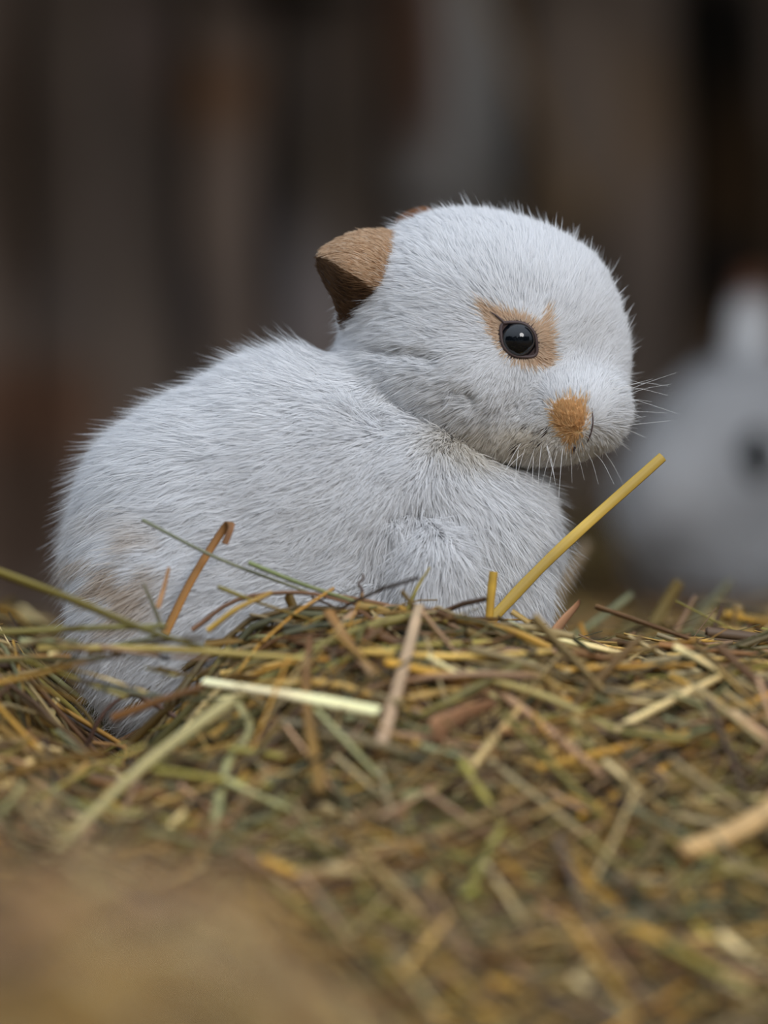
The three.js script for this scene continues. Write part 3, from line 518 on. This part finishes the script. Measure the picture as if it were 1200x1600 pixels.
  { const g = new THREE.TubeGeometry(new THREE.CatmullRomCurve3(lidPts, true), 64, 2.8, 8, true); g.scale(S, S, S); mesh(g, lidMat, 'eyelid', rabbit); }
  tube([[762, 492], [774, 500], [785, 510]].map(([x, y]) => drop(x, y).addScaledVector(eyeN, 4)), 1, 2.4, lidMat, 'eyelid', rabbit);
  // mouth and nostril creases
  const crease = new THREE.MeshStandardMaterial({ color: new THREE.Color(0.1, 0.065, 0.065), roughness: 0.8 });
  const onSkin = (list, out) => list.map(([x, y]) => { const q = drop(x, y), m = V(); grad(base, q.x, q.y, q.z, m); return q.addScaledVector(m, out); });
  tube(onSkin([[918, 640], [920, 662], [915, 684], [905, 700]], 3), 0.8, 1.5, crease, 'mouth', rabbit);
  tube(onSkin([[893, 697], [890, 706], [886, 712]], 5), 2, 1.2, crease, 'mouth', rabbit);
  tube(onSkin([[770, 716], [800, 722], [822, 722]], 6), 2, 1.5, crease, 'mouth', rabbit);
  // whiskers
  const wMat = new THREE.MeshPhysicalMaterial({ color: new THREE.Color(0.78, 0.76, 0.74), roughness: 0.5 });
  const r = rng(5);
  const whisker = (x, y, dx, dy, dz, sag) => { const p = drop(x, y), q = V(dx, -dy, dz), a = p.clone(), b = p.clone().addScaledVector(q, 0.5), c = p.clone().add(q); b.y += sag * 0.4; c.y -= sag; tube([a, b, c], 0.38, 0.14, wMat, 'whisker', rabbit, 8); };
  for (let i = 0; i < 12; i++) whisker(792 + i * 6 + r() * 14, 690 + r() * 20, -70 + 66 * r() + i * 3, 40 + 52 * r(), 50 * r(), 14 * r());
  for (let i = 0; i < 6; i++) whisker(868 + i * 12 + r() * 8, 696 + r() * 10, -16 + i * 10 + 16 * r(), 40 + 44 * r(), 60 * r() - 20, 4 + 6 * r());
  for (let i = 0; i < 12; i++) whisker(934 + 24 * r(), 590 + 94 * r(), 45 + 65 * r(), -40 + 90 * r(), -30 + 50 * r(), 10 * r());
  // ears
  const earCol = (i, j) => { const n = noise(i * 14, j * 5, 2), dark = step(0.5, 0.6, j + (n - 0.5) * 0.06); return [0, 1, 2].map((k) => mix(lin(150, 116, 84)[k], lin(70, 48, 30)[k], dark) * (0.8 + 0.4 * n)); };  // lower half: darker brown fur, with shade of the fold put into the colour
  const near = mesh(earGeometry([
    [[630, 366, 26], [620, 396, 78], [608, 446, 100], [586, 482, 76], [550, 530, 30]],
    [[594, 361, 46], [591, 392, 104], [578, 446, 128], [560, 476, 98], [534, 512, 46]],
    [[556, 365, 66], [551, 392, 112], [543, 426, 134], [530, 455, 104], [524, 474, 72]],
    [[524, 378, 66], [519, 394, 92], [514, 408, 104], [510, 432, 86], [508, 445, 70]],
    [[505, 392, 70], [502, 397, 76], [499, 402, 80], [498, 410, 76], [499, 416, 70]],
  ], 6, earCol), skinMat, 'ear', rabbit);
  { const e = near.geometry, ep = e.attributes.position, en = e.attributes.normal, half = ep.count / 2, pts = [], nor = []; for (let i = 0; i < ep.count; i++) { pts.push(V().fromBufferAttribute(ep, i).multiplyScalar(1 / S)); nor.push(V().fromBufferAttribute(en, i)); }
    const eflow = flowOf([[600, 400, 120, -1, -0.1, 0], [560, 440, 120, -1, -0.35, 0], [530, 470, 80, -0.5, -1, 0], [505, 405, 70, -1, 0, 0]]);
    const ef = mesh(furGeometry({ f: null, skin: { pts, nor, idx: Array.from(e.index.array) }, count: 9000, seed: 91, style: (p, n, r2) => { const y = 800 - p.y, x = p.x + 600, rim = r2() < 0.1, low = y > 404 + (x - 505) * 0.62; return { dir: eflow(p, n), len: 13, lift: 0.2, jitter: 0.25, clump: 0.2, guard: 0.01, color: low ? lin(110, 80, 52) : rim ? lin(226, 206, 182) : lin(210, 180, 148) }; }, keep: () => true, clumps: 900, spacing: 10, width: 1.3 }), furMat, 'ear_fur', rabbit); ef.userData = { kind: 'stuff' }; }  // low hairs repeat the darker half, painted shade included
  near.userData.label = 'folded brown ear';
  const far = mesh(earGeometry([
    [[690, 352, -60], [675, 340, -50], [655, 345, -45], [640, 370, -50]],
    [[684, 336, -70], [668, 324, -60], [648, 332, -55], [628, 356, -60]],
    [[664, 334, -80], [650, 326, -75], [634, 332, -72], [618, 350, -75]],
    [[640, 338, -88], [632, 334, -86], [624, 337, -85], [616, 345, -86]],
  ], 7, (i, j) => lin(104, 66, 36)), skinMat, 'ear', rabbit); far.userData.label = 'brown tip of the far ear';
}

// ---- the second rabbit, out of focus behind
{
  const D2 = -0.46, k2 = (DIST - D2) / DIST;
  const rabbit = new THREE.Group(); rabbit.rotation.x = -PITCH; rabbit.position.copy(BACK).multiplyScalar(D2); rabbit.scale.setScalar(k2);
  add(rabbit, 'rabbit', 'blurred white rabbit with an upright ear behind, facing the young rabbit', 'rabbit');
  const f = join([ell(1125, 745, 0, 125, 150, 125), ell(1050, 780, 40, 80, 85, 80), ell(1180, 690, 0, 110, 120, 115), ell(1150, 860, -40, 150, 100, 130), ell(1300, 820, -80, 190, 170, 170)], 50);
  const skin = skinMesh(f, [330, -230, -300], [930, 300, 220], 12);
  mesh(skinGeometry(skin, () => WHITE), skinMat, 'body', rabbit);
  const flow = flowOf([[1060, 760, 100, 0.5, -0.6, 0], [1125, 800, 120, 0.8, 0.5, 0], [1180, 640, 100, 0.7, -0.6, 0], [1200, 850, 100, 0.6, 0.8, 0], [1000, 820, 0, -0.4, 0.9, 0]]);
  const fur = mesh(furGeometry({ f, skin, count: 20000, seed: 77, style: (p, n) => ({ dir: flow(p, n), len: 40, lift: 0.6, color: WHITE }), keep: (p, n, r) => (n.z > -0.4 || r() < 0.3) && Math.hypot((p.x - 575) * 1.15, p.y - 85) > 46, clumps: 3000, spacing: 26, width: 7 }), furMat, 'fur', rabbit);
  fur.userData = { kind: 'stuff' };
  let z = 260; while (f(575, 85, z) > 0.3 && z > -200) z -= 0.5;
  const eye = mesh(new THREE.SphereGeometry(38 * S, 28, 20), eyeMat, 'eye', rabbit); eye.position.set(575 * S, 85 * S, (z - 8) * S); eye.scale.set(0.85, 1.15, 1); eye.userData.label = 'dark eye';
  const ear = mesh(earGeometry([
    [[1128, 600, -10], [1150, 610, 30], [1185, 612, 30], [1212, 600, -10]],
    [[1132, 530, -10], [1152, 535, 24], [1190, 535, 24], [1222, 528, -10]],
    [[1142, 470, -14], [1160, 468, 14], [1190, 462, 14], [1214, 462, -14]],
    [[1154, 428, -20], [1164, 420, -8], [1180, 418, -8], [1192, 426, -20]],
  ], 12, (i, j) => { const t = clamp(step(0.5, 0.8, i) + step(0.6, 0.95, j) * 0.8, 0, 1); return [0, 1, 2].map((c) => mix(WHITE[c], lin(104, 64, 40)[c], t)); }), skinMat, 'ear', rabbit); ear.userData.label = 'upright white ear with a brown edge';
}

scene.traverse((o) => { if (o.isMesh) o.castShadow = o.receiveShadow = true; });
renderer.render(scene, camera);
